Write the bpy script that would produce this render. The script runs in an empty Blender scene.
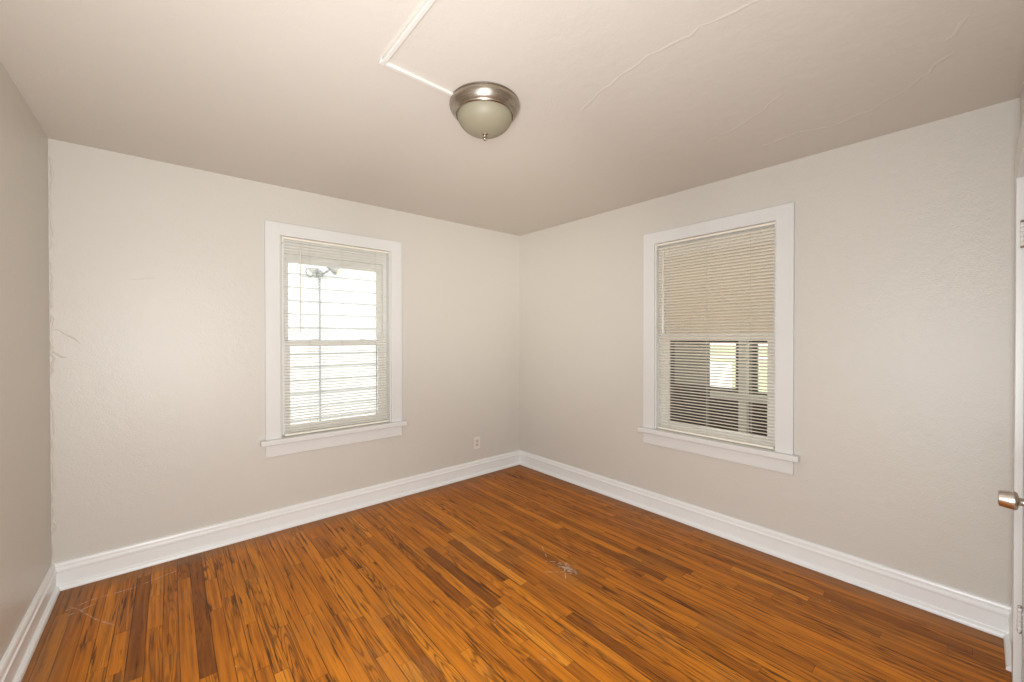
import bpy, bmesh, math, random
from mathutils import Vector, Matrix
random.seed(7)
sc = bpy.context.scene
col = sc.collection
R = math.radians

# ------------------------------------------------------------------ camera, sky, lights, exposure
XL, XR, YA, YD = -0.491, 2.900, 3.256, -0.114      # left wall, right wall, back wall, wall behind the camera
H, DZ, HC = 2.44, 0.037, 1.3635                    # ceiling height, sag-free corner rise, lens height
FPX, YAW, PITCH, ROLL = 399.91, 0.70806, -0.00667, -0.000906
fw = Vector((math.sin(YAW)*math.cos(PITCH), math.cos(YAW)*math.cos(PITCH), math.sin(PITCH)))
rt = Vector((math.cos(YAW), -math.sin(YAW), 0))
up = rt.cross(fw)
rt, up = rt*math.cos(ROLL)+up*math.sin(ROLL), up*math.cos(ROLL)-rt*math.sin(ROLL)
cam = bpy.data.cameras.new('camera'); co = bpy.data.objects.new('camera', cam); col.objects.link(co)
m = Matrix((rt, up, -fw)).transposed().to_4x4(); m.translation = Vector((0, 0, HC)); co.matrix_world = m
cam.sensor_fit = 'HORIZONTAL'; cam.sensor_width = 36; cam.lens = FPX*36/1024; cam.clip_start = 0.01; cam.clip_end = 400
sc.camera = co

w = bpy.data.worlds.new('overcast_sky'); sc.world = w; w.use_nodes = True
bg = w.node_tree.nodes['Background']; bg.inputs[0].default_value = (0.97, 0.98, 1.0, 1); bg.inputs[1].default_value = 3.5

def area_light(name, loc, target, size, power, color, spread=180):
    L = bpy.data.lights.new(name, 'AREA'); L.shape = 'DISK'; L.size = size; L.energy = power; L.color = color; L.spread = R(spread)
    o = bpy.data.objects.new(name, L); col.objects.link(o); o.location = loc
    o.rotation_euler = (Vector(target)-Vector(loc)).to_track_quat('-Z', 'Y').to_euler(); return o
# the photographer's flash is the softbox; every other lamp here is added fill
sb = area_light('flash_softbox', (-0.10, 0.02, 1.26), (1.60, 1.90, 1.20), 0.35, 51, (0.98, 1.005, 0.99), 180)
sb.data.shape = 'RECTANGLE'; sb.data.size = 0.35; sb.data.size_y = 0.85
area_light('fill_corner', (-0.10, 0.02, 1.20), (2.90, 3.25, 2.00), 0.30, 3.8, (1.0, 0.95, 0.86), 45)  # added fill, narrow beam to lift the far corner
area_light('fill_left', (-0.10, 0.02, 0.90), (0.70, 3.00, 2.40), 0.30, 3.0, (1.0, 0.98, 0.94), 70)  # added fill towards the left end of the ceiling
area_light('fill_side', (-0.38, 0.22, 0.90), (2.90, 1.50, 1.35), 0.35, 7.0, (0.70, 0.95, 1.35), 180)  # added cool fill towards the right wall
hl = area_light('fill_opening', (0.05, -0.75, 1.10), (0.05, 1.0, 1.25), 0.8, 15, (1.0, 1.0, 1.0), 180)  # added fill lamp behind the opening at the camera's back
hl.data.shape = 'RECTANGLE'; hl.data.size = 0.78; hl.data.size_y = 1.9
vs = sc.view_settings
vs.view_transform = 'Standard'; vs.look = 'None'; vs.gamma = 1; vs.use_curve_mapping = False; vs.exposure = 0.0

# ------------------------------------------------------------------ helpers
def tag(o, label=None, cat=None, group=None, kind=None):
    if label: o['label'] = label
    if cat: o['category'] = cat
    if group: o['group'] = group
    if kind: o['kind'] = kind
    return o
def empty(name, loc):
    o = bpy.data.objects.new(name, None); col.objects.link(o); o.location = loc; o.empty_display_size = .05; return o
class MB:
    def __init__(s): s.bm = bmesh.new()
    def box(s, a, b, bevel=0, rot=None, seg=2):
        a = Vector(a); b = Vector(b); c = (a+b)/2; d = b-a
        t = bmesh.new(); bmesh.ops.create_cube(t, size=1)
        bmesh.ops.scale(t, vec=[max(abs(v), 1e-5) for v in d], verts=t.verts)
        if bevel: bmesh.ops.bevel(t, geom=list(t.edges), offset=bevel, segments=seg, profile=.5, affect='EDGES')
        M = Matrix.Translation(c) @ (rot.to_4x4() if rot else Matrix())
        bmesh.ops.transform(t, matrix=M, verts=t.verts); return s.add(t)
    def add(s, t):
        me = bpy.data.meshes.new('t'); t.to_mesh(me); t.free(); s.bm.from_mesh(me); bpy.data.meshes.remove(me); return s
    def lathe(s, prof, M=None, n=48):
        """profile of (radius, height) turned about local z; radius 0 closes to a point"""
        M = M or Matrix(); rings = []
        for r, z in prof:
            if r < 1e-6: rings.append([s.bm.verts.new(M @ Vector((0, 0, z)))])
            else: rings.append([s.bm.verts.new(M @ Vector((r*math.cos(2*math.pi*k/n), r*math.sin(2*math.pi*k/n), z))) for k in range(n)])
        for A, B in zip(rings, rings[1:]):
            for k in range(n):
                q = [A[k % len(A)], A[(k+1) % len(A)], B[(k+1) % len(B)], B[k % len(B)]]
                u = []
                for v in q:
                    if v not in u: u.append(v)
                if len(u) > 2: s.bm.faces.new(u)
        return s
    def tube(s, pts, r, n=8):
        pts = [Vector(p) for p in pts]; rings = []
        for i, p in enumerate(pts):
            d = (pts[min(i+1, len(pts)-1)]-pts[max(i-1, 0)]).normalized()
            q = d.to_track_quat('Z', 'Y')
            rings.append([s.bm.verts.new(p + q @ Vector((r*math.cos(2*math.pi*k/n), r*math.sin(2*math.pi*k/n), 0))) for k in range(n)])
        for A, B in zip(rings, rings[1:]):
            for k in range(n): s.bm.faces.new((A[k], A[(k+1) % n], B[(k+1) % n], B[k]))
        s.bm.faces.new(rings[0][::-1]); s.bm.faces.new(rings[-1]); return s
    def strip(s, sections):
        """closed cross-sections joined one to the next, ends capped"""
        rs = [[s.bm.verts.new(Vector(p)) for p in sec] for sec in sections]; n = len(rs[0])
        for A, B in zip(rs, rs[1:]):
            for k in range(n): s.bm.faces.new((A[k], A[(k+1) % n], B[(k+1) % n], B[k]))
        s.bm.faces.new(rs[0][::-1]); s.bm.faces.new(rs[-1]); return s
    def build(s, name, mat, parent=None, origin=None, smooth=False):
        bmesh.ops.recalc_face_normals(s.bm, faces=s.bm.faces)
        root = parent
        while root and root.parent: root = root.parent
        o = Vector(root.location) if root else Vector(origin or (0, 0, 0))
        for v in s.bm.verts: v.co -= o
        me = bpy.data.meshes.new(name); s.bm.to_mesh(me); s.bm.free(); me.materials.append(mat)
        if smooth:
            for p in me.polygons: p.use_smooth = True
            me.set_sharp_from_angle(angle=R(38))
        ob = bpy.data.objects.new(name, me); col.objects.link(ob)
        if parent: ob.parent = parent
        else: ob.location = o
        return ob

# ------------------------------------------------------------------ materials
def new_mat(name):
    mt = bpy.data.materials.new(name); mt.use_nodes = True; nt = mt.node_tree
    return mt, nt, nt.nodes['Principled BSDF']
def N(nt, t, **k):
    n = nt.nodes.new(t)
    for a, b in k.items():
        if a.startswith('i_'): n.inputs[a[2:].replace('_', ' ')].default_value = b
        else: setattr(n, a, b)
    return n
def math_n(nt, op, a, b=None, c=None):
    n = nt.nodes.new('ShaderNodeMath'); n.operation = op
    for i, v in enumerate((a, b, c)):
        if v is None: continue
        if isinstance(v, (int, float)): n.inputs[i].default_value = v
        else: nt.links.new(v, n.inputs[i])
    return n.outputs[0]
def mix_c(nt, f, a, b, mode='MIX'):
    n = nt.nodes.new('ShaderNodeMix'); n.data_type = 'RGBA'; n.blend_type = mode
    for i, v in ((0, f), (6, a), (7, b)):
        if isinstance(v, (int, float)): n.inputs[i].default_value = v
        elif isinstance(v, tuple): n.inputs[i].default_value = v if len(v) == 4 else v+(1,)
        else: nt.links.new(v, n.inputs[i])
    return n.outputs[2]
def ramp(nt, f, a, b):
    n = nt.nodes.new('ShaderNodeMapRange'); n.inputs[1].default_value = a; n.inputs[2].default_value = b; n.clamp = True
    nt.links.new(f, n.inputs[0]); return n.outputs[0]
def noise(nt, vec, scale, detail=2, rough=.5, dim='3D'):
    n = nt.nodes.new('ShaderNodeTexNoise'); n.inputs['Scale'].default_value = scale; n.inputs['Detail'].default_value = detail
    n.inputs['Roughness'].default_value = rough
    if vec: nt.links.new(vec, n.inputs['Vector'])
    return n.outputs['Fac']
def plain(name, c, rough=.5, metal=0, bump=0, bscale=200, var=0.04):
    mt, nt, p = new_mat(name)
    tc = N(nt, 'ShaderNodeTexCoord').outputs['Object']
    f = noise(nt, tc, 3.0, 3)
    d = tuple(max(0, x*(1-var)) for x in c); e = tuple(min(1, x*(1+var)) for x in c)
    nt.links.new(mix_c(nt, f, d, e), p.inputs['Base Color'])
    p.inputs['Roughness'].default_value = rough; p.inputs['Metallic'].default_value = metal
    if bump:
        b = N(nt, 'ShaderNodeBump'); b.inputs['Strength'].default_value = bump; b.inputs['Distance'].default_value = .002
        nt.links.new(noise(nt, tc, bscale, 2), b.inputs['Height']); nt.links.new(b.outputs[0], p.inputs['Normal'])
    return mt
def wall_paint(name, c, rough, fine, lump, spec=.5):
    mt, nt, p = new_mat(name)
    g = N(nt, 'ShaderNodeNewGeometry').outputs['Position']
    f = noise(nt, g, 1.3, 4)
    nt.links.new(mix_c(nt, f, tuple(x*.975 for x in c), tuple(min(1, x*1.02) for x in c)), p.inputs['Base Color'])
    p.inputs['Roughness'].default_value = rough; p.inputs['Specular IOR Level'].default_value = spec
    h1 = noise(nt, g, 130, 3, .6)                       # roller nap
    h2 = noise(nt, g, 14, 4, .6)                        # old uneven plaster
    b1 = N(nt, 'ShaderNodeBump'); b1.inputs['Strength'].default_value = fine; b1.inputs['Distance'].default_value = .003
    b2 = N(nt, 'ShaderNodeBump'); b2.inputs['Strength'].default_value = lump; b2.inputs['Distance'].default_value = .02
    nt.links.new(h2, b2.inputs['Height']); nt.links.new(h1, b1.inputs['Height'])
    nt.links.new(b2.outputs[0], b1.inputs['Normal']); nt.links.new(b1.outputs[0], p.inputs['Normal'])
    return mt
def glass_mat(name, tint=(.97, .985, .98)):
    mt, nt, p = new_mat(name); nt.nodes.remove(p)
    tr = N(nt, 'ShaderNodeBsdfTransparent'); tr.inputs[0].default_value = tint+(1,)
    gl = N(nt, 'ShaderNodeBsdfGlossy'); gl.inputs['Roughness'].default_value = .02
    fr = N(nt, 'ShaderNodeFresnel'); fr.inputs[0].default_value = 1.45
    mx = N(nt, 'ShaderNodeMixShader')
    nt.links.new(fr.outputs[0], mx.inputs[0]); nt.links.new(tr.outputs[0], mx.inputs[1]); nt.links.new(gl.outputs[0], mx.inputs[2])
    nt.links.new(mx.outputs[0], nt.nodes['Material Output'].inputs[0]); return mt
def brushed(name, c, rough=.3):
    mt, nt, p = new_mat(name); tc = N(nt, 'ShaderNodeTexCoord').outputs['Object']
    mp = N(nt, 'ShaderNodeMapping'); mp.inputs['Scale'].default_value = (4, 4, 400); nt.links.new(tc, mp.inputs[0])
    f = noise(nt, mp.outputs[0], 1, 2)
    nt.links.new(mix_c(nt, f, tuple(x*.92 for x in c), c), p.inputs['Base Color'])
    nt.links.new(ramp(nt, f, -1.5, 3), p.inputs['Roughness'])
    p.inputs['Metallic'].default_value = 1; p.inputs['Roughness'].default_value = rough
    r = nt.nodes.new('ShaderNodeMapRange'); r.inputs[3].default_value = rough*.85; r.inputs[4].default_value = rough*1.2
    nt.links.new(f, r.inputs[0]); nt.links.new(r.outputs[0], p.inputs['Roughness']); return mt

M = {
 'wall': wall_paint('greige_satin_paint', (.65, .617, .56), .38, .45, .10),
 'ceil': wall_paint('ceiling_flat_paint', (.665, .622, .565), .6, .14, .09, .3),
 'trim': plain('white_gloss_trim_paint', (.735, .73, .71), .35, bump=.12, bscale=60),
 'base': plain('white_trim_paint_lightened', (.86, .86, .85), .32, bump=.1, bscale=60),  # trim paint, lightened to make up for weak light near the floor
 'vinyl': plain('white_vinyl', (.80, .785, .745), .4),
 'slat': plain('cream_slat_enamel', (.90, .84, .725), .42),
 'cord': plain('cream_cord', (.70, .66, .58), .8),
 'wand': plain('translucent_wand', (.80, .76, .68), .25),
 'glass': glass_mat('window_glass'),
 'panel': plain('cream_covering', (.80, .71, .57), .8),
 'nickel': brushed('brushed_nickel', (.43, .375, .315), .26),
 'knob': brushed('satin_nickel', (.62, .58, .53), .25),
 'bowl': plain('frosted_glass', (.27, .242, .170), .5),
 'plate': plain('ivory_plastic', (.80, .74, .66), .35),
 'socket': plain('ivory_socket', (.62, .56, .49), .4),
 'dark': plain('dark_slot', (.03, .028, .025), .6),
 'race': plain('white_raceway', (.72, .70, .66), .5),
 'door': plain('white_door_paint', (.76, .745, .715), .4, bump=.1, bscale=50),
 'siding': plain('white_siding', (.80, .80, .79), .5),
 'metal': plain('grey_outdoor_metal', (.30, .30, .29), .45),
 'floodglass': plain('amber_lamp_glass', (.75, .55, .28), .3),
 'conduit': plain('grey_conduit', (.33, .33, .32), .5),
 'brown': plain('brown_porch_boards', (.034, .016, .010), .6, var=.3),
 'darkframe': plain('dark_window_frame', (.040, .032, .026), .5),
 'greyboard': plain('grey_porch_board', (.42, .37, .31), .7, var=.15),
 'porchwhite': plain('porch_white_paint', (.78, .73, .65), .55),
 'porchfloor': plain('porch_floor_paint', (.14, .11, .09), .7),
 'grass': plain('lawn_green', (.30, .33, .17), .9, var=.4, bump=.5, bscale=30),
 'concrete': plain('pale_concrete', (.62, .60, .57), .8, var=.06),
 'road': plain('grey_asphalt', (.42, .41, .39), .85, var=.1),
}

# ------------------------------------------------------------------ floor: oak strips in one mesh, one tone per strip
PW = 0.0575
DARK = [(1.285, 1.96, .37, .5), (1.45, 2.02, .29, .55), (.10, 2.62, .6, .62), (2.105, 1.39, .24, .5), (2.27, 1.26, .18, .62), (1.12, 1.9, .22, .66)]   # strips that are darker than the rest: x, middle y, half length, tone
def floor_material():
    mt, nt, p = new_mat('oak_strip_floor')
    uv = N(nt, 'ShaderNodeUVMap', uv_map='strip').outputs[0]
    at = N(nt, 'ShaderNodeAttribute', attribute_name='strip_tone')
    sep = N(nt, 'ShaderNodeSeparateColor'); nt.links.new(at.outputs['Color'], sep.inputs[0])
    tone, seed, cath = sep.outputs
    pos = N(nt, 'ShaderNodeNewGeometry').outputs['Position']
    sp = N(nt, 'ShaderNodeSeparateXYZ'); nt.links.new(pos, sp.inputs[0])
    su = N(nt, 'ShaderNodeSeparateXYZ'); nt.links.new(uv, su.inputs[0])
    x, y = sp.outputs[0], sp.outputs[1]
    def vec(kx, ky, kz):
        c = N(nt, 'ShaderNodeCombineXYZ')
        nt.links.new(math_n(nt, 'MULTIPLY', x, kx), c.inputs[0]); nt.links.new(math_n(nt, 'MULTIPLY', y, ky), c.inputs[1])
        nt.links.new(math_n(nt, 'MULTIPLY', seed, kz), c.inputs[2]); return c.outputs[0]
    fine = noise(nt, vec(300, 5, 91), 1, 3, .6)
    mid = noise(nt, vec(60, 2.2, 57), 1, 3, .55)
    field = noise(nt, vec(24, 1.5, 33), 1, 1, .4)            # contour lines of this field read as cathedral grain
    rings = math_n(nt, 'SINE', math_n(nt, 'MULTIPLY', field, 75))
    rings = math_n(nt, 'POWER', ramp(nt, rings, -1, 1), 3.0)
    # strip colour
    cr = N(nt, 'ShaderNodeValToRGB'); e = cr.color_ramp
    e.elements[0].position = 0; e.elements[0].color = (.17, .050, .006, 1)
    e.elements[1].position = 1; e.elements[1].color = (.75, .285, .028, 1)
    for ps, cc in ((.30, (.33, .098, .007, 1)), (.55, (.57, .178, .010, 1)), (.8, (.655, .220, .014, 1))):
        k = e.elements.new(ps); k.color = cc
    nt.links.new(tone, cr.inputs[0]); c = cr.outputs[0]
    c = mix_c(nt, math_n(nt, 'MULTIPLY', ramp(nt, fine, .45, .75), .42), c, (.13, .040, .008))
    c = mix_c(nt, math_n(nt, 'MULTIPLY', ramp(nt, mid, .46, .70), .58), c, (.15, .047, .009))
    c = mix_c(nt, math_n(nt, 'MULTIPLY', math_n(nt, 'MULTIPLY', rings, cath), .95), c, (.115, .034, .005))
    c = mix_c(nt, math_n(nt, 'MULTIPLY', ramp(nt, mid, .5, .2), .35), c, (.64, .225, .02))
    # dark mineral streaks and stains in single strips
    st = noise(nt, vec(52, 2.6, 19), 1, 4, .62)
    c = mix_c(nt, math_n(nt, 'MULTIPLY', ramp(nt, st, .565, .665), .88), c, (.060, .019, .004))
    # seams
    dist = math_n(nt, 'ABSOLUTE', math_n(nt, 'SUBTRACT', su.outputs[0], .5))
    wob = noise(nt, vec(3, 4, 7), 1, 2)
    seam = ramp(nt, math_n(nt, 'ADD', dist, math_n(nt, 'MULTIPLY', wob, .03)), .468, .505)
    endd = ramp(nt, su.outputs[1], .0035, .001)
    seam = math_n(nt, 'MULTIPLY', math_n(nt, 'MAXIMUM', seam, math_n(nt, 'MULTIPLY', endd, .7)), math_n(nt, 'ADD', math_n(nt, 'MULTIPLY', ramp(nt, noise(nt, vec(7, 1.6, 23), 1, 3, .6), .36, .56), .75), .3))
    c = mix_c(nt, math_n(nt, 'MULTIPLY', seam, .92), c, (.030, .010, .003))
    # worn finish: greyed along the walls and in a few trodden patches
    ex = math_n(nt, 'MINIMUM', math_n(nt, 'SUBTRACT', XR, x), math_n(nt, 'SUBTRACT', x, XL))
    ed = math_n(nt, 'MINIMUM', ex, math_n(nt, 'SUBTRACT', YA, y))
    wn = noise(nt, pos, 9, 5, .7)
    worn = math_n(nt, 'MULTIPLY', ramp(nt, math_n(nt, 'SUBTRACT', ed, math_n(nt, 'MULTIPLY', wn, .16)), .10, -.01), .62)
    c = mix_c(nt, worn, c, (.25, .135, .070))
    big = noise(nt, pos, 2.1, 5, .65)
    c = mix_c(nt, math_n(nt, 'MULTIPLY', ramp(nt, big, .50, .66), .38), c, (.34, .155, .052))
    # whitish scuffs where something was dragged
    tot = None
    for (sx, sy, rx, ry, k) in ((1.785, 1.585, .06, .12, 1.25), (1.52, 1.60, .08, .10, .45), (-.33, 2.94, .09, .09, .55), (-.38, 2.74, .05, .05, .5), (1.18, 1.52, .10, .08, .45), (1.20, 1.20, .07, .06, .6), (.30, 2.56, .05, .09, .5), (.33, 2.40, .03, .08, .45)):
        dx = math_n(nt, 'DIVIDE', math_n(nt, 'SUBTRACT', x, sx), rx); dy = math_n(nt, 'DIVIDE', math_n(nt, 'SUBTRACT', y, sy), ry)
        dd = math_n(nt, 'SQRT', math_n(nt, 'ADD', math_n(nt, 'MULTIPLY', dx, dx), math_n(nt, 'MULTIPLY', dy, dy)))
        v = math_n(nt, 'MULTIPLY', ramp(nt, dd, 1.2, .1), k); tot = v if tot is None else math_n(nt, 'MAXIMUM', tot, v)
    sn = noise(nt, vec(60, 38, 0), 1, 4, .75)
    scf = ramp(nt, math_n(nt, 'ADD', sn, math_n(nt, 'MULTIPLY', tot, .27)), .70, .86)
    scf = math_n(nt, 'MULTIPLY', scf, ramp(nt, tot, 0, .25))
    c = mix_c(nt, math_n(nt, 'MULTIPLY', scf, .7), c, (.56, .45, .36))
    # specks of paint
    vo = N(nt, 'ShaderNodeTexVoronoi'); vo.inputs['Scale'].default_value = 5.5; nt.links.new(pos, vo.inputs['Vector'])
    spk = math_n(nt, 'LESS_THAN', vo.outputs['Distance'], .022)
    c = mix_c(nt, math_n(nt, 'MULTIPLY', spk, .7), c, (.62, .50, .38))
    # fine white scratches
    scr = None
    for (x0, y0, x1, y1) in ((-.391, 2.999, -.349, 2.933), (-.349, 2.933, -.283, 2.791), (-.283, 2.791, -.208, 2.673), (-.318, 3.008, -.159, 3.003), (-.40, 2.97, -.318, 3.008), (-.159, 3.003, .02, 3.06), (-.39, 2.91, -.30, 2.95), (1.66, 1.64, 1.79, 1.53), (1.74, 1.72, 1.83, 1.62), (1.70, 1.52, 1.78, 1.60), (1.85, 1.86, 1.78, 1.75)):
        lx, ly = x1-x0, y1-y0; L2 = lx*lx+ly*ly
        dx = math_n(nt, 'SUBTRACT', x, x0); dy = math_n(nt, 'SUBTRACT', y, y0)
        tt = N(nt, 'ShaderNodeClamp'); nt.links.new(math_n(nt, 'ADD', math_n(nt, 'MULTIPLY', dx, lx/L2), math_n(nt, 'MULTIPLY', dy, ly/L2)), tt.inputs[0])
        ux = math_n(nt, 'SUBTRACT', dx, math_n(nt, 'MULTIPLY', tt.outputs[0], lx)); uy = math_n(nt, 'SUBTRACT', dy, math_n(nt, 'MULTIPLY', tt.outputs[0], ly))
        dd = math_n(nt, 'SQRT', math_n(nt, 'ADD', math_n(nt, 'MULTIPLY', ux, ux), math_n(nt, 'MULTIPLY', uy, uy)))
        v = ramp(nt, dd, .0045, .001); scr = v if scr is None else math_n(nt, 'MAXIMUM', scr, v)
    scr = math_n(nt, 'MULTIPLY', scr, ramp(nt, noise(nt, pos, 40, 3, .6), .40, .60))
    c = mix_c(nt, math_n(nt, 'MULTIPLY', scr, .75), c, (.62, .50, .38))
    nt.links.new(c, p.inputs['Base Color'])
    rg = nt.nodes.new('ShaderNodeMapRange'); rg.inputs[3].default_value = .36; rg.inputs[4].default_value = .62
    nt.links.new(math_n(nt, 'MAXIMUM', math_n(nt, 'MAXIMUM', worn, scf), ramp(nt, big, .35, .7)), rg.inputs[0]); nt.links.new(rg.outputs[0], p.inputs['Roughness'])
    p.inputs['Specular IOR Level'].default_value = .18
    hb = math_n(nt, 'SUBTRACT', math_n(nt, 'MULTIPLY', fine, .3), seam)
    b = N(nt, 'ShaderNodeBump'); b.inputs['Strength'].default_value = .35; b.inputs['Distance'].default_value = .0015
    nt.links.new(hb, b.inputs['Height']); nt.links.new(b.outputs[0], p.inputs['Normal'])
    return mt
def make_floor():
    bm = bmesh.new(); uvl = bm.loops.layers.uv.new('strip'); cl = bm.loops.layers.float_color.new('strip_tone')
    def quad(x0, x1, y0, y1, tone, cath):
        v = [bm.verts.new((x0, y0, 0)), bm.verts.new((x1, y0, 0)), bm.verts.new((x1, y1, 0)), bm.verts.new((x0, y1, 0))]
        f = bm.faces.new(v); sd = random.random()
        for l, (a, b) in zip(f.loops, ((0, 0), (1, 0), (1, y1-y0), (0, y1-y0))):
            l[uvl].uv = (a, b); l[cl] = (tone, sd, cath, 1)
    n = int((XR-XL)/PW)+1
    for i in range(n):
        x0 = XL+i*PW; x1 = min(x0+PW, XR)
        cuts = []; y = YD-random.uniform(0, .9)
        fixed = [(max(YD, d[1]-d[2]), min(YA, d[1]+d[2]), d[3]) for d in DARK if x0 <= d[0] < x0+PW]
        ys = [YD]
        while y < YA:
            y += random.choice((.35, .6, .8, 1.0, 1.3, 1.6))*random.uniform(.8, 1.15)
            if YD+.05 < y < YA-.05 and not any(a-.06 < y < b+.06 for a, b, _ in fixed): ys.append(y)
        for a, b, _ in fixed: ys += [a, b]
        ys = sorted(set(ys))+[YA]
        for a, b in zip(ys, ys[1:]):
            if b-a < .005: continue
            t = None
            for fa, fb, ft in fixed:
                if abs(a-fa) < 1e-4: t = ft-.42
            if t is None: t = min(1, max(.12, random.gauss(.58, .145)))
            quad(x0, x1, a, b, t, (random.random() < .42)*random.uniform(.45, 1))
    # solid slab beneath
    def bx(z0, z1):
        a = [bm.verts.new(p) for p in ((XL, YD, z1), (XR, YD, z1), (XR, YA, z1), (XL, YA, z1), (XL, YD, z0), (XR, YD, z0), (XR, YA, z0), (XL, YA, z0))]
        for f in ((0, 1, 5, 4), (1, 2, 6, 5), (2, 3, 7, 6), (3, 0, 4, 7), (4, 5, 6, 7)): bm.faces.new([a[k] for k in f])
    bx(-.08, -.0005)
    me = bpy.data.meshes.new('floor'); bm.to_mesh(me); bm.free(); me.materials.append(floor_material())
    o = bpy.data.objects.new('floor', me); col.objects.link(o)
    return tag(o, 'worn amber oak strip floor with dark strips and pale scuffs', 'floor', kind='structure')
make_floor()

# ------------------------------------------------------------------ ceiling and walls
def ceil_z(x, y):
    return H + DZ*((x-XL)/(XR-XL))*((y-YD)/(YA-YD))
def ridge(mb, pts, width, height, surf, side):
    """low raised crack or wrinkle along a wandering line; surf(a, b, lift) gives the point"""
    P = []
    for (a, b) in zip(pts, pts[1:]):
        L = math.hypot(b[0]-a[0], b[1]-a[1]); k = max(2, int(L/.035))
        for i in range(k): P.append((a[0]+(b[0]-a[0])*i/k+random.gauss(0, .006), a[1]+(b[1]-a[1])*i/k+random.gauss(0, .006)))
    P.append(pts[-1]); secs = []
    for i, p in enumerate(P):
        q0 = P[max(0, i-1)]; q1 = P[min(len(P)-1, i+1)]
        d = Vector((q1[0]-q0[0], q1[1]-q0[1])).normalized(); nrm = Vector((-d.y, d.x))
        k = random.uniform(.55, 1.3)*(0.25 if i in (0, len(P)-1) else 1)
        wv = width*k; hv = height*k
        sec = [surf(p[0]+nrm.x*t*wv, p[1]+nrm.y*t*wv, l*hv) for t, l in ((-1, -.3), (-.35, .8), (0, 1), (.35, .75), (1, -.3))]
        secs.append(sec)
    mb.strip(secs)
def make_ceiling():
    mb = MB(); n = 16
    g = [[mb.bm.verts.new((XL+(XR-XL)*i/n, YD+(YA-YD)*j/n, ceil_z(XL+(XR-XL)*i/n, YD+(YA-YD)*j/n))) for j in range(n+1)] for i in range(n+1)]
    for i in range(n):
        for j in range(n): mb.bm.faces.new((g[i][j], g[i][j+1], g[i+1][j+1], g[i+1][j]))
    t = [mb.bm.verts.new(p) for p in ((XL, YD, 2.58), (XR, YD, 2.58), (XR, YA, 2.58), (XL, YA, 2.58))]
    mb.bm.faces.new(t)
    S = lambda x, y, l: (x, y, ceil_z(x, y)-l)
    ridge(mb, [(1.50, .10), (1.433, .46), (1.413, .64), (1.415, .71), (1.407, .83), (1.42, .95), (1.44, 1.06), (1.50, 1.25)], .010, .0013, S, 1)
    ridge(mb, [(2.25, .06), (2.464, .233), (2.54, .343), (2.577, .50), (2.52, .63), (2.572, .82)], .012, .0015, S, 1)
    ridge(mb, [(2.02, .02), (2.10, .06), (2.147, .09)], .010, .0015, S, 1)
    ridge(mb, [(2.05, .55), (2.2, .75), (2.28, 1.0)], .008, .001, S, 1)
    ridge(mb, [(1.30, 1.25), (1.42, 1.38)], .009, .001, S, 1)
    o = mb.build('ceiling', M['ceil'], smooth=True)
    return tag(o, 'off white plaster ceiling with raised patched cracks', 'ceiling', kind='structure')
make_ceiling()
TH = .14; WZ = 2.58
WA_C, WB_C, WHW, WZ0, WZ1 = 1.014, 1.241, .417, .640, 2.103
def wall_with_hole(name, place, a0, a1, h0, h1, z0, z1, label, ridges=None):
    mb = MB()
    for s, e, b, t in ((a0, h0, -.08, WZ), (h1, a1, -.08, WZ), (h0, h1, -.08, z0), (h0, h1, z1, WZ)):
        if t-b < 1e-4 or e-s < 1e-4: continue
        p, q = place(s, 0, b), place(e, TH, t); mb.box([min(u, v) for u, v in zip(p, q)], [max(u, v) for u, v in zip(p, q)])
    if ridges:
        for pts, wd, ht in ridges: ridge(mb, pts, wd, ht, lambda a, z, l: place(a, -l, z), 1)
    o = mb.build(name, M['wall'])
    return tag(o, label, 'wall', kind='structure')
pA = lambda a, d, z: (a, YA+d, z)      # a along the wall, d into the wall
pB = lambda a, d, z: (XR+d, a, z)
pL = lambda a, d, z: (XL-d, a, z)
pD = lambda a, d, z: (a, YD-d, z)
wall_with_hole('wall_back', pA, XL-TH, XR+TH, WA_C-WHW, WA_C+WHW, WZ0, WZ1, 'greige painted plaster wall with the window facing white siding',
   [([(XL+.004, 1.42), (XL+.06, 1.40), (XL+.115, 1.335)], .006, .003), ([(XL+.006, 1.30), (XL+.03, 1.275), (XL+.07, 1.265)], .006, .0025),
    ([(XL+.008, 2.40), (XL+.008, 1.9), (XL+.007, 1.4), (XL+.008, .9), (XL+.007, .17)], .007, .003), ([(-.2, 1.72), (-.05, 1.73)], .005, .0015)])
wall_with_hole('wall_right', pB, YD-TH, YA, WB_C-WHW, WB_C+WHW, WZ0, WZ1, 'greige painted plaster wall with the window facing the porch',
   [([(.62, .535), (.69, .50)], .006, .002)])
wall_with_hole('wall_left', pL, YD-TH, YA, 0, 0, 0, WZ, 'plain greige plaster wall without openings')
DX0, DX1, DH = 1.73, 2.49, 1.975
mb = MB()
HX0, HX1, HTOP = -.36, .46, 2.04                     # added opening behind the camera that lets the fill lamp in
for a, b, c, d in ((XL, HX0, -.08, WZ), (HX1, DX0-.004, -.08, WZ), (DX1+.004, XR, -.08, WZ), (HX0, HX1, HTOP, WZ), (DX0-.004, DX1+.004, DH+.004, WZ)):
    mb.box((a, YD-TH, c), (b, YD, d))
tag(mb.build('wall_front', M['wall']), 'greige plaster wall holding the white door', 'wall', kind='structure')
mb = MB()
for a, b in (((-.75, -1.5, -.08), (-.65, YD-TH, 2.5)), ((.75, -1.5, -.08), (.85, YD-TH, 2.5)), ((-.65, -1.5, -.08), (.75, -1.4, 2.5)), ((-.65, -1.4, 2.44), (.75, YD-TH, 2.5)), ((-.65, -1.4, -.08), (.75, YD-TH, -.001)), ((HX0, YD-TH, -.08), (HX1, YD, -.0005))):
    mb.box(a, b)
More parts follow.
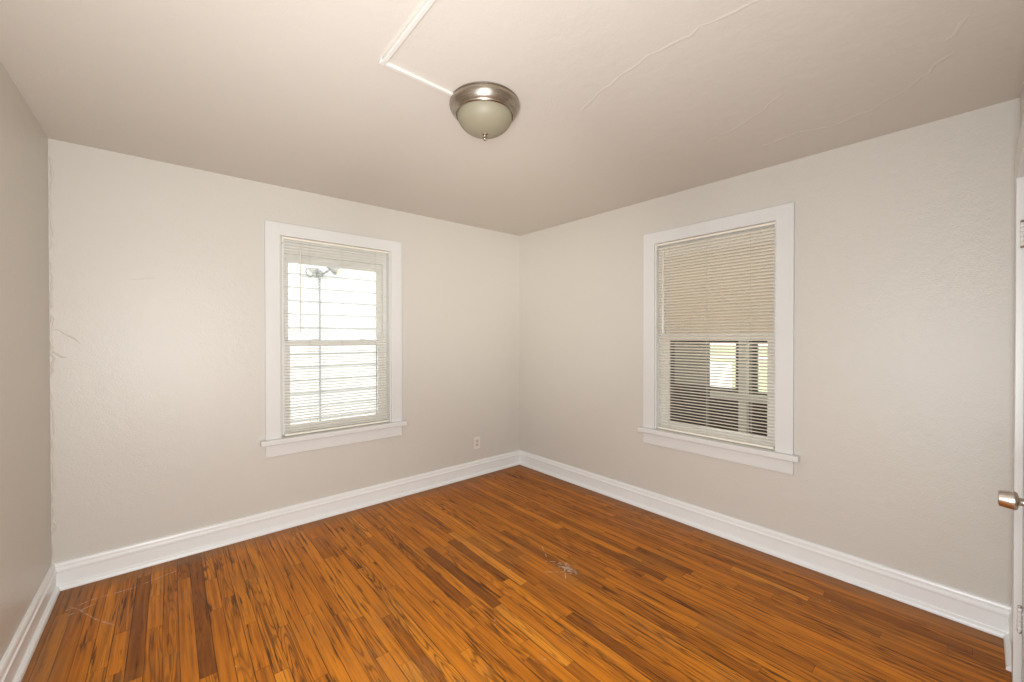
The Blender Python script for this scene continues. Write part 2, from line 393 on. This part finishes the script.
tag(mb.build('wall_lamp_box', M['wall'], origin=(.05, -1.4, 0)), 'plain greige box enclosing the fill lamp behind the added opening', 'wall', kind='structure')  # unseen box added to keep sky light out around the lamp

# ------------------------------------------------------------------ baseboards with cap moulding and shoe
PROF = [(0, 0), (.036, 0), (.036, .007), (.033, .016), (.026, .023), (.019, .025), (.018, .027), (.018, .094), (.0195, .097), (.022, .099), (.022, .108), (.017, .113), (.0155, .119), (.016, .132), (.013, .140), (.008, .145), (0, .146)]
def baseboard(name, place, a0, a1, m0, m1, label):
    mb = MB(); mb.strip([[place(a+s*o*k, -o-.0004, z+.0006) for o, z in PROF] for a, s, k in ((a0, 1, m0), (a1, -1, m1))])
    o = mb.build(name, M['base'])
    return tag(o, label, 'baseboard', kind='structure')
baseboard('baseboard_back', pA, XL, XR, 1, 1, 'white moulded baseboard under the window facing white siding')
baseboard('baseboard_right', pB, YD, YA, 1, 1, 'white moulded baseboard under the window facing the porch')
baseboard('baseboard_left', pL, YD, YA, 1, 1, 'white moulded baseboard along the plain windowless wall')
baseboard('baseboard_front', pD, HX1+.02, DX0-.112, 0, 0, 'long white baseboard run beside the door')
baseboard('baseboard_front_corner', pD, DX1+.112, XR, 0, 1, 'short white baseboard piece between door casing and corner')

# ------------------------------------------------------------------ windows
def bx(mb, place, a, d, z, bevel=0):
    p, q = place(a[0], d[0], z[0]), place(a[1], d[1], z[1])
    mb.box([min(u, v) for u, v in zip(p, q)], [max(u, v) for u, v in zip(p, q)], bevel); return mb
def window(name, place, c, label, rail, covered):
    t = empty(name, place(c, 0, .53)); tag(t, label, 'window', kind='structure')
    hw = WHW; ow = .507
    mb = MB()
    bx(mb, place, (c-ow, c-hw+.003), (-.021, 0), (.652, 2.19), .0025); bx(mb, place, (c+hw-.003, c+ow), (-.021, 0), (.652, 2.19), .0025)
    bx(mb, place, (c-hw, c+hw), (-.0205, 0), (2.10, 2.1895), .0025)
    mb.build('casing', M['trim'], t)
    mb = MB(); bx(mb, place, (c-ow-.034, c+ow+.034), (-.052, 0), (.614, .652), .007); bx(mb, place, (c-hw, c+hw), (-.005, .075), (.642, .652), .001)
    mb.build('sill', M['trim'], t)
    mb = MB(); bx(mb, place, (c-ow, c+ow), (-.019, 0), (.528, .6145), .003); mb.build('apron', M['trim'], t)
    # jamb lining
    mb = MB()
    bx(mb, place, (c-hw, c-hw+.012), (-.001, .14), (.652, 2.10)); bx(mb, place, (c+hw-.012, c+hw), (-.001, .14), (.652, 2.10)); bx(mb, place, (c-hw+.012, c+hw-.012), (-.001, .14), (2.100, 2.1025))
    mb.build('jamb', M['trim'], t)
    # vinyl master frame
    i0 = hw-.012; fr = .030
    mb = MB()
    for s in (-1, 1):
        a = sorted((c+s*i0, c+s*(i0-fr))); bx(mb, place, a, (.062, .138), (.6525, 2.099), .002)
        a = sorted((c+s*i0, c+s*(i0-fr-.012))); bx(mb, place, a, (.098, .104), (.6775, 1.994), .001)
    bx(mb, place, (c-i0+fr, c+i0-fr), (.063, .137), (1.995, 2.099)); bx(mb, place, (c-i0+fr, c+i0-fr), (.063, .137), (.6525, .676))
    mb.build('frame', M['vinyl'], t)
    g = i0-fr
    def sash(nm, z0, z1, top, bot, d0, st):
        mb = MB()
        bx(mb, place, (c-g, c-g+st), (d0, d0+.03), (z0, z1), .003); bx(mb, place, (c+g-st, c+g), (d0, d0+.03), (z0, z1), .003)
        bx(mb, place, (c-g+st-.002, c+g-st+.002), (d0+.001, d0+.029), (z1-top, z1), .003); bx(mb, place, (c-g+st-.002, c+g-st+.002), (d0+.001, d0+.029), (z0, z0+bot), .003)
        o = mb.build(nm, M['vinyl'], t)
        mb = MB(); bx(mb, place, (c-g+st-.004, c+g-st+.004), (d0+.013, d0+.017), (z0+bot-.004, z1-top+.004)); mb.build('pane', M['glass'], o)
        return o
    st = .034 if covered else .040; br = .034 if covered else .042
    lo = sash('lower_sash', .674, rail+.02, .040, br, .066, st)
    upm = sash('upper_sash', rail-.016, 1.997, .062, .034, .104, st-.003)
    for s in (-.17, .19):
        mb = MB(); bx(mb, place, (c+s-.028, c+s+.028), (.070, .092), (rail+.0195, rail+.030), .003); bx(mb, place, (c+s-.006, c+s+.034), (.066, .080), (rail+.029, rail+.036), .002)
        mb.build('sash_lock', M['vinyl'], lo)
    mb = MB()      # dark glazing gasket and screen edge seen at the side of the lower glass
    bx(mb, place, (c+g-st-.006, c+g-st-.001), (.0975, .1015), (.70, rail-.02)) if not covered else [bx(mb, place, (c+s*(g-.0), c+s*(g-.0)-s*.05) if s < 0 else (c+g-.05, c+g), (.1355, .1375), (.68, rail+.02)) for s in (-1, 1)]
    mb.build('screen_edge', M['darkframe'], t)
    if covered:
        mb = MB(); bx(mb, place, (c-g+.006, c+g-.028), (.0975, .1025), (rail+.004, 1.993)); o = mb.build('covering', M['panel'], upm); o['label'] = 'cream covering over the upper half of the glass'
    return t
window('window_1', pA, WA_C, 'white double hung window looking onto white siding', 1.325, False)
window('window_2', pB, WB_C, 'white double hung window looking onto a brown porch', 1.372, True)

# ------------------------------------------------------------------ venetian blinds
def blind(place, a0, a1, tilt, wand_a, cords, label, bw):
    t = empty('venetian_blind', place((a0+a1)/2, .03, .66)); tag(t, label, 'blind', 'blinds in the windows')
    ztop = 2.0995; d = .018
    mb = MB(); bx(mb, place, (a0, a1), (d-.0125, d+.0125), (ztop-.016, ztop-.001), .0015); mb.build('headrail', M['slat'], t)
    zb = .656
    mb = MB(); bx(mb, place, (a0+.002, a1-.002), (d-.013, d+.013), (zb, zb+.014), .003); mb.build('bottom_rail', M['slat'], t)
    mb = MB(); z = zb+.030; pitch = .0215; rr = R(tilt)
    while z < ztop-.026:
        sec = []
        tj = rr+random.gauss(0, .002)
        for (u, h) in ((-.0125, -.0012), (-.006, .0006), (0, .0011), (.006, .0006), (.0125, -.0012), (.0122, -.0017), (.006, .0001), (0, .0006), (-.006, .0001), (-.0122, -.0017)):
            sec.append((u*math.cos(tj)+h*math.sin(tj), -u*math.sin(tj)+h*math.cos(tj)))
        dz = random.gauss(0, .0001)
        mb.strip([[place(a, d+u, z+v+dz) for u, v in sec] for a in (a0+.003, a1-.003)]); z += pitch
    mb.build('slats', M['slat'], t, smooth=True)
    for a in cords:
        mb = MB()
        for k in (-.0135, .0135): mb.tube([place(a, d+k, zb+.012), place(a, d+k, ztop-.02)], .0008, 6)
        mb.tube([place(a+.004, d, zb+.012), place(a+.004, d, ztop-.02)], .0007, 6)
        mb.build('ladder_cord', M['cord'], t)
    mb = MB(); mb.tube([place(wand_a, d-.020, 1.405), place(wand_a, d-.020, 2.035)], .0042, 6)
    mb.tube([place(wand_a, d-.018, 2.03), place(wand_a, d-.016, 2.06), place(wand_a, d-.008, 2.07)], .002, 6)
    mb.build('tilt_wand', M['wand'], t, smooth=True)
    for a, e in ((a0-bw, a0-.0005), (a1+.0005, a1+.0045)):
        mb = MB(); bx(mb, place, (a, e), (d-.016, d+.016), (ztop-.046, ztop), .001); mb.build('bracket', M['plate'], t)
    return t
blind(pA, WA_C-.385, WA_C+.400, -6.5, .735, (.80, 1.035, 1.30), 'open white slatted blind hanging in front of the bright siding view', .017)
blind(pB, WB_C-.398, WB_C+.400, 27, 1.590, (.98, 1.262, 1.545), 'cream slatted blind hanging in front of the dark porch view', .006)

# ------------------------------------------------------------------ ceiling light
LX, LY = 1.107, 1.484; LZ = ceil_z(LX, LY)
lt = empty('ceiling_light', (LX, LY, LZ)); tag(lt, 'round brushed nickel ceiling light with frosted glass bowl', 'light')
T = Matrix.Translation((LX, LY, LZ))
MB().lathe([(0, -.0005), (.150, -.0005), (.156, -.002), (.1585, -.005), (.1585, -.008), (.156, -.010), (.1565, -.012), (.1612, -.015), (.1616, -.020), (.1595, -.028), (.155, -.038), (.148, -.049), (.141, -.057), (.137, -.060), (.135, -.064), (.130, -.066), (.1275, -.064), (.126, -.04)], T, 72).build('rim', M['nickel'], lt, smooth=True)
MB().lathe([(.125, -.050)]+[(.1265*math.cos(a), -.060-.088*math.sin(a)) for a in [k*math.pi/2/16 for k in range(16)]]+[(.006, -.1478), (0, -.148)], T, 72).build('glass_bowl', M['bowl'], lt, smooth=True)
MB().lathe([(0, -.145), (.014, -.1455), (.016, -.148), (.014, -.151), (.008, -.154), (.0065, -.158), (.0085, -.162), (.0095, -.167), (.007, -.172), (.003, -.175), (0, -.1755)], T, 32).build('finial', M['nickel'], lt, smooth=True)

# ------------------------------------------------------------------ surface wiring channel
CX, CY = .636, 1.517
rc = empty('wiring_channel', (CX, CY, ceil_z(CX, CY))); tag(rc, 'white surface wiring channel running across the ceiling to the light', 'cable channel')
z = ceil_z(.8, CY)
mb = MB(); mb.box((CX+.012, CY-.009, z-.013), (.966, CY+.009, z-.0004), .003); mb.build('channel', M['race'], rc)
z = ceil_z(CX, .8)
mb = MB(); mb.box((CX-.008, YD+.001, ceil_z(CX, YD)-.010), (CX+.009, CY-.012, ceil_z(CX, CY)-.0002), .003); o = mb.build('channel', M['race'], rc)
z = ceil_z(CX, CY)
mb = MB(); mb.box((CX-.013, CY-.014, z-.013), (CX+.013, CY+.011, z-.0003), .004); mb.build('elbow', M['race'], rc)
mb = MB(); mb.strip([[(CX-.026, y, ceil_z(CX, y)+.001), (CX-.016, y, ceil_z(CX, y)-.0012*k), (CX-.0085, y, ceil_z(CX, y)-.0018*k), (CX-.0085, y, ceil_z(CX, y)+.001)] for y, k in ((YD+.002, 1), (.3, .8), (.7, 1.1), (1.1, .9), (CY-.02, .6))])
mb.build('filler_bead', M['ceil'], rc)

# ------------------------------------------------------------------ outlet
ox, oz = 2.323, .322
ot = empty('wall_outlet', (ox, YA, oz-.058)); tag(ot, 'ivory duplex outlet low on the wall near the corner', 'outlet')
MB().box((ox-.036, YA-.006, oz-.058), (ox+.036, YA-.0002, oz+.058), .002).build('cover_plate', M['plate'], ot)
for s in (-1, 1):
    mb = MB(); mb.box((ox-.017, YA-.0085, oz+s*.0195-.014), (ox+.017, YA-.005, oz+s*.0195+.014), .003); rcp = mb.build('receptacle', M['socket'], ot)
    mb = MB()
    for k in (-1, 1): mb.box((ox+k*.0065-.001, YA-.0088, oz+s*.0195-.001), (ox+k*.0065+.001, YA-.0082, oz+s*.0195+.007))
    mb.box((ox-.002, YA-.0088, oz+s*.0195-.009), (ox+.002, YA-.0082, oz+s*.0195-.005)); mb.build('slots', M['dark'], rcp)
MB().lathe([(0, .0082), (.003, .0078), (.0032, .006)], Matrix.Translation((ox, YA, oz)) @ Matrix.Rotation(R(90), 4, 'X'), 16).build('screw', M['knob'], ot)

# ------------------------------------------------------------------ door in the wall behind, seen edge-on
dr = empty('door_1', ((DX0+DX1)/2, YD, 0)); tag(dr, 'white painted door seen almost edge on beside the porch wall', 'door', kind='structure')
mb = MB(); y0, y1 = YD-.036, YD-.001
st = .11
for a, b, c, d in ((DX0, DX0+st, .008, DH), (DX1-st, DX1, .008, DH), (DX0+st, DX1-st, .008, .22), (DX0+st, DX1-st, .80, .95), (DX0+st, DX1-st, DH-.12, DH)):
    mb.box((a, y0, c), (b, y1, d), .0015)
for c, d in ((.22, .80), (.95, DH-.12)): mb.box((DX0+st-.004, y0+.010, c-.004), (DX1-st+.004, y1-.010, d+.004)); mb.box((DX0+st+.04, y0+.004, c+.04), (DX1-st-.04, y1-.004, d-.04), .004)
mb.build('slab', M['door'], dr)
kx, kz = DX0+.062, .908
K = Matrix.Translation((kx, YD-.001, kz)) @ Matrix.Rotation(R(-90), 4, 'X')     # local z points into the room
MB().lathe([(0, 0), (.032, 0), (.032, .003), (.028, .008), (.014, .011), (.0115, .014), (.0105, .040), (.0125, .044)], K, 40).build('rosette', M['knob'], dr, smooth=True)
MB().lathe([(.0105, .040), (.0225, .0435), (.0252, .0465), (.0255, .050), (.0243, .060), (.0215, .0765), (.0195, .078), (.0165, .0772), (0, .0765)], K, 40).build('knob', M['knob'], dr, smooth=True)
for hz in (.275, 1.762):
    mb = MB(); mb.box((DX1-.030, YD-.0012, hz-.045), (DX1-.001, YD+.0008, hz+.045), .0003); mb.box((DX1+.005, YD+.001, hz-.045), (DX1+.007, YD+.012, hz+.045), .0003)
    for k in range(5):
        mb.lathe([(0, -.0085), (.0055, -.0085), (.0062, -.0075), (.0062, .0075), (.0055, .0085), (0, .0085)], Matrix.Translation((DX1+.001, YD+.0075, hz+(k-2)*.018)), 16)
    h = mb.build('hinge', M['door'], dr, smooth=True)
    mb = MB()
    for s in (-1, 1): mb.lathe([(0, -.004), (.004, -.004), (.0065, 0), (.004, .005), (0, .006)], Matrix.Translation((DX1+.001, YD+.0075, hz+s*.049)), 16)
    for s in (-.028, 0, .028): mb.lathe([(0, .0022), (.003, .0018), (.0032, 0)], Matrix.Translation((DX1-.014, YD+.0002, hz+s)) @ Matrix.Rotation(R(-90), 4, 'X'), 12)
    mb.build('pin', M['knob'], h)
tr = MB(); g = .008
for a, b, c, d in ((DX1+g, DX1+.108, .0006, DH+.125), (DX0-.108, DX0-g, .0006, DH+.125), (DX0-g, DX1+g, DH+g, DH+.125)):
    tr.box((a, YD+.0003, c), (b, YD+.0225, d), .002)
tag(tr.build('trim_1', M['trim'], origin=((DX0+DX1)/2, YD, 0)), 'flat white casing around the door', 'door casing', kind='structure')
mb = MB(); mb.box((DX0-.1, YD-TH-.03, -.05), (DX1+.1, YD-TH-.002, DH+.1)); tag(mb.build('trim_2', M['wall'], origin=(2.1, YD-TH, 0)), 'closing board at the back of the doorway', 'board', kind='structure')

# ------------------------------------------------------------------ outside: neighbour's siding, its flood light and conduit
NY = 7.0; GZ = -.55
nb = empty('neighbouring_house', (1.4, NY, GZ)); tag(nb, 'white lap sided house wall seen through the bright window', 'house')
mb = MB(); sec = [(NY+.05, GZ)]; z = GZ; lap = .21
while z < 3.6: sec += [(NY, z), (NY+.034, z+lap)]; z += lap
sec += [(NY+.06, z), (NY+.06, GZ)]
mb.strip([[(x, y, zz) for y, zz in sec] for x in (-3.4, 5.2)]); mb.build('siding', M['siding'], nb)
mb = MB(); mb.box((-3.4, NY+.062, GZ), (5.2, NY+5, z)); mb.build('walls', M['siding'], nb)
mb = MB(); mb.strip([[(x, NY+.02, z+.08), (x, NY+2.5, z+1.3), (x, NY+5.35, z+.08), (x, NY+5.35, z), (x, NY+.02, z)] for x in (-3.6, 5.4)]); mb.build('roof', M['road'], nb)
fl = empty('flood_light', (1.86, NY, 2.40)); tag(fl, 'outdoor twin head flood light mounted on the white siding', 'flood light')
MB().lathe([(0, 0), (.06, 0), (.06, .02), (.045, .035), (0, .035)], Matrix.Translation((1.86, NY-.002, 2.42)) @ Matrix.Rotation(R(90), 4, 'X'), 24).build('base', M['metal'], fl, smooth=True)
for (hx, hz, ang, gm) in ((1.735, 2.44, 58, 'metal'), (2.03, 2.50, -62, 'floodglass')):
    s = -1 if hx < 1.86 else 1
    A = Matrix.Translation((hx, NY-.12, hz)) @ Matrix.Rotation(R(ang), 4, 'Y') @ Matrix.Rotation(R(180), 4, 'X') @ Matrix.Rotation(R(-20), 4, 'X')
    hd = MB().lathe([(0, -.09), (.028, -.09), (.032, -.06), (.035, -.03), (.05, .0), (.068, .05), (.072, .085), (.066, .085), (.06, .05)], A, 28).build('lamp_head', M['metal'], fl, smooth=True)
    MB().lathe([(.064, .07), (.05, .085), (.025, .094), (0, .097)], A, 28).build('lens', M['floodglass'] if s > 0 else M['vinyl'], hd, smooth=True)
    MB().tube([(1.86+s*.02, NY-.02, 2.42), (1.86+s*.06, NY-.06, 2.43), (hx-s*.03, NY-.10, hz-.01)], .016, 10).build('arm', M['metal'], fl, smooth=True)
mb = MB(); mb.tube([(1.86, NY-.016, GZ+.5), (1.86, NY-.016, 2.37)], .014, 10); cd = mb.build('electrical_conduit', M['conduit'], origin=(1.86, NY, GZ+.5), smooth=True)
tag(cd, 'thin grey conduit running down the white siding below the flood light', 'conduit')

# ------------------------------------------------------------------ outside: enclosed porch beyond the other window
PX = 4.9; PY0, PY1 = -1.6, 4.2
po = empty('porch', (3.9, 1.3, -.12)); tag(po, 'enclosed porch with brown boards and bright openings behind the cream blind', 'porch')
mb = MB(); mb.box((XR+TH+.01, PY0, -.18), (PX+.1, PY1, -.12)); mb.build('porch_floor', M['porchfloor'], po)
mb = MB(); mb.box((XR+TH+.01, PY0, 2.45), (PX+.3, PY1, 2.55)); mb.build('porch_ceiling', M['porchwhite'], po)
def boards(mb, x, y0, y1, z0, z1, wd=.11):
    z = z0
    while z < z1-.005:
        mb.box((x, y0, z), (x+.022, y1, min(z+wd-.006, z1)), .002); z += wd
    mb.box((x+.02, y0, z0), (x+.05, y1, z1))
mb = MB(); boards(mb, PX, PY0, PY1, -.12, .735); mb.build('knee_wall', M['brown'], po)
mb = MB(); mb.box((PX-.035, 1.30, .668), (PX+.07, 2.075, .742), .004); mb.build('porch_sill', M['porchwhite'], po)
mb = MB(); mb.box((PX-.002, 2.12, .785), (PX+.03, PY1, 1.315), .003); mb.build('grey_board', M['greyboard'], po)
mb = MB()
for a, b, c, d in ((1.75, 1.805, .735, 2.45), (1.585, 1.665, .735, 2.45), (2.105, 2.125, .735, 1.32), (1.30, 2.8, 1.315, 1.36), (1.585, 2.12, .735, .785), (PY0, 1.585, .735, .775), (2.12, PY1, .735, .79), (2.12, PY1, 1.315, 2.45), (.86, .93, .735, 2.45), (.05, .12, .735, 2.45), (PY0, -.75, .735, 2.45)):
    mb.box((PX+.003, a, c), (PX+.045, b, d), .002)
mb.build('porch_window_frame', M['darkframe'], po)
mb = MB(); mb.box((PX-.075, 1.664, -.12), (PX-.001, 1.748, 2.45), .004); mb.build('post', M['porchwhite'], po)
for yy in (PY0-.04, PY1):
    mb = MB(); mb.box((XR+TH+.01, yy, -.12), (PX+.05, yy+.04, 2.45)); mb.build('porch_end_wall', M['brown'], po)
mb = MB(); mb.box((-120, -120, GZ-.3), (120, 120, GZ)); tag(mb.build('ground', M['grass'], origin=(0, 0, GZ)), 'pale green lawn outside the porch', 'lawn', kind='structure')
mb = MB(); mb.strip([[(5.2, 1.97, GZ), (5.2, 8, GZ), (5.2, 8, GZ+.03), (5.2, 1.97, GZ+.03)], [(33, 12.4, GZ), (33, 26, GZ), (33, 26, GZ+.03), (33, 12.4, GZ+.03)]])
tag(mb.build('driveway', M['concrete'], origin=(15, 8, GZ)), 'white concrete driveway seen through the porch opening', 'driveway', kind='structure')
mb = MB(); mb.box((38, -60, GZ), (46, 60, GZ+.02)); tag(mb.build('road', M['road'], origin=(42, 0, GZ)), 'pale grey road beyond the lawn', 'road', kind='structure')
mb = MB(); mb.box((-5, 3.5, GZ), (4.6, 6.95, GZ+.04)); tag(mb.build('added_gravel_strip', M['road'], origin=(0, 5, GZ)), 'grey gravel strip added to keep green bounce off the white siding', 'gravel', kind='structure')  # unseen, added so the lawn does not tint the siding green
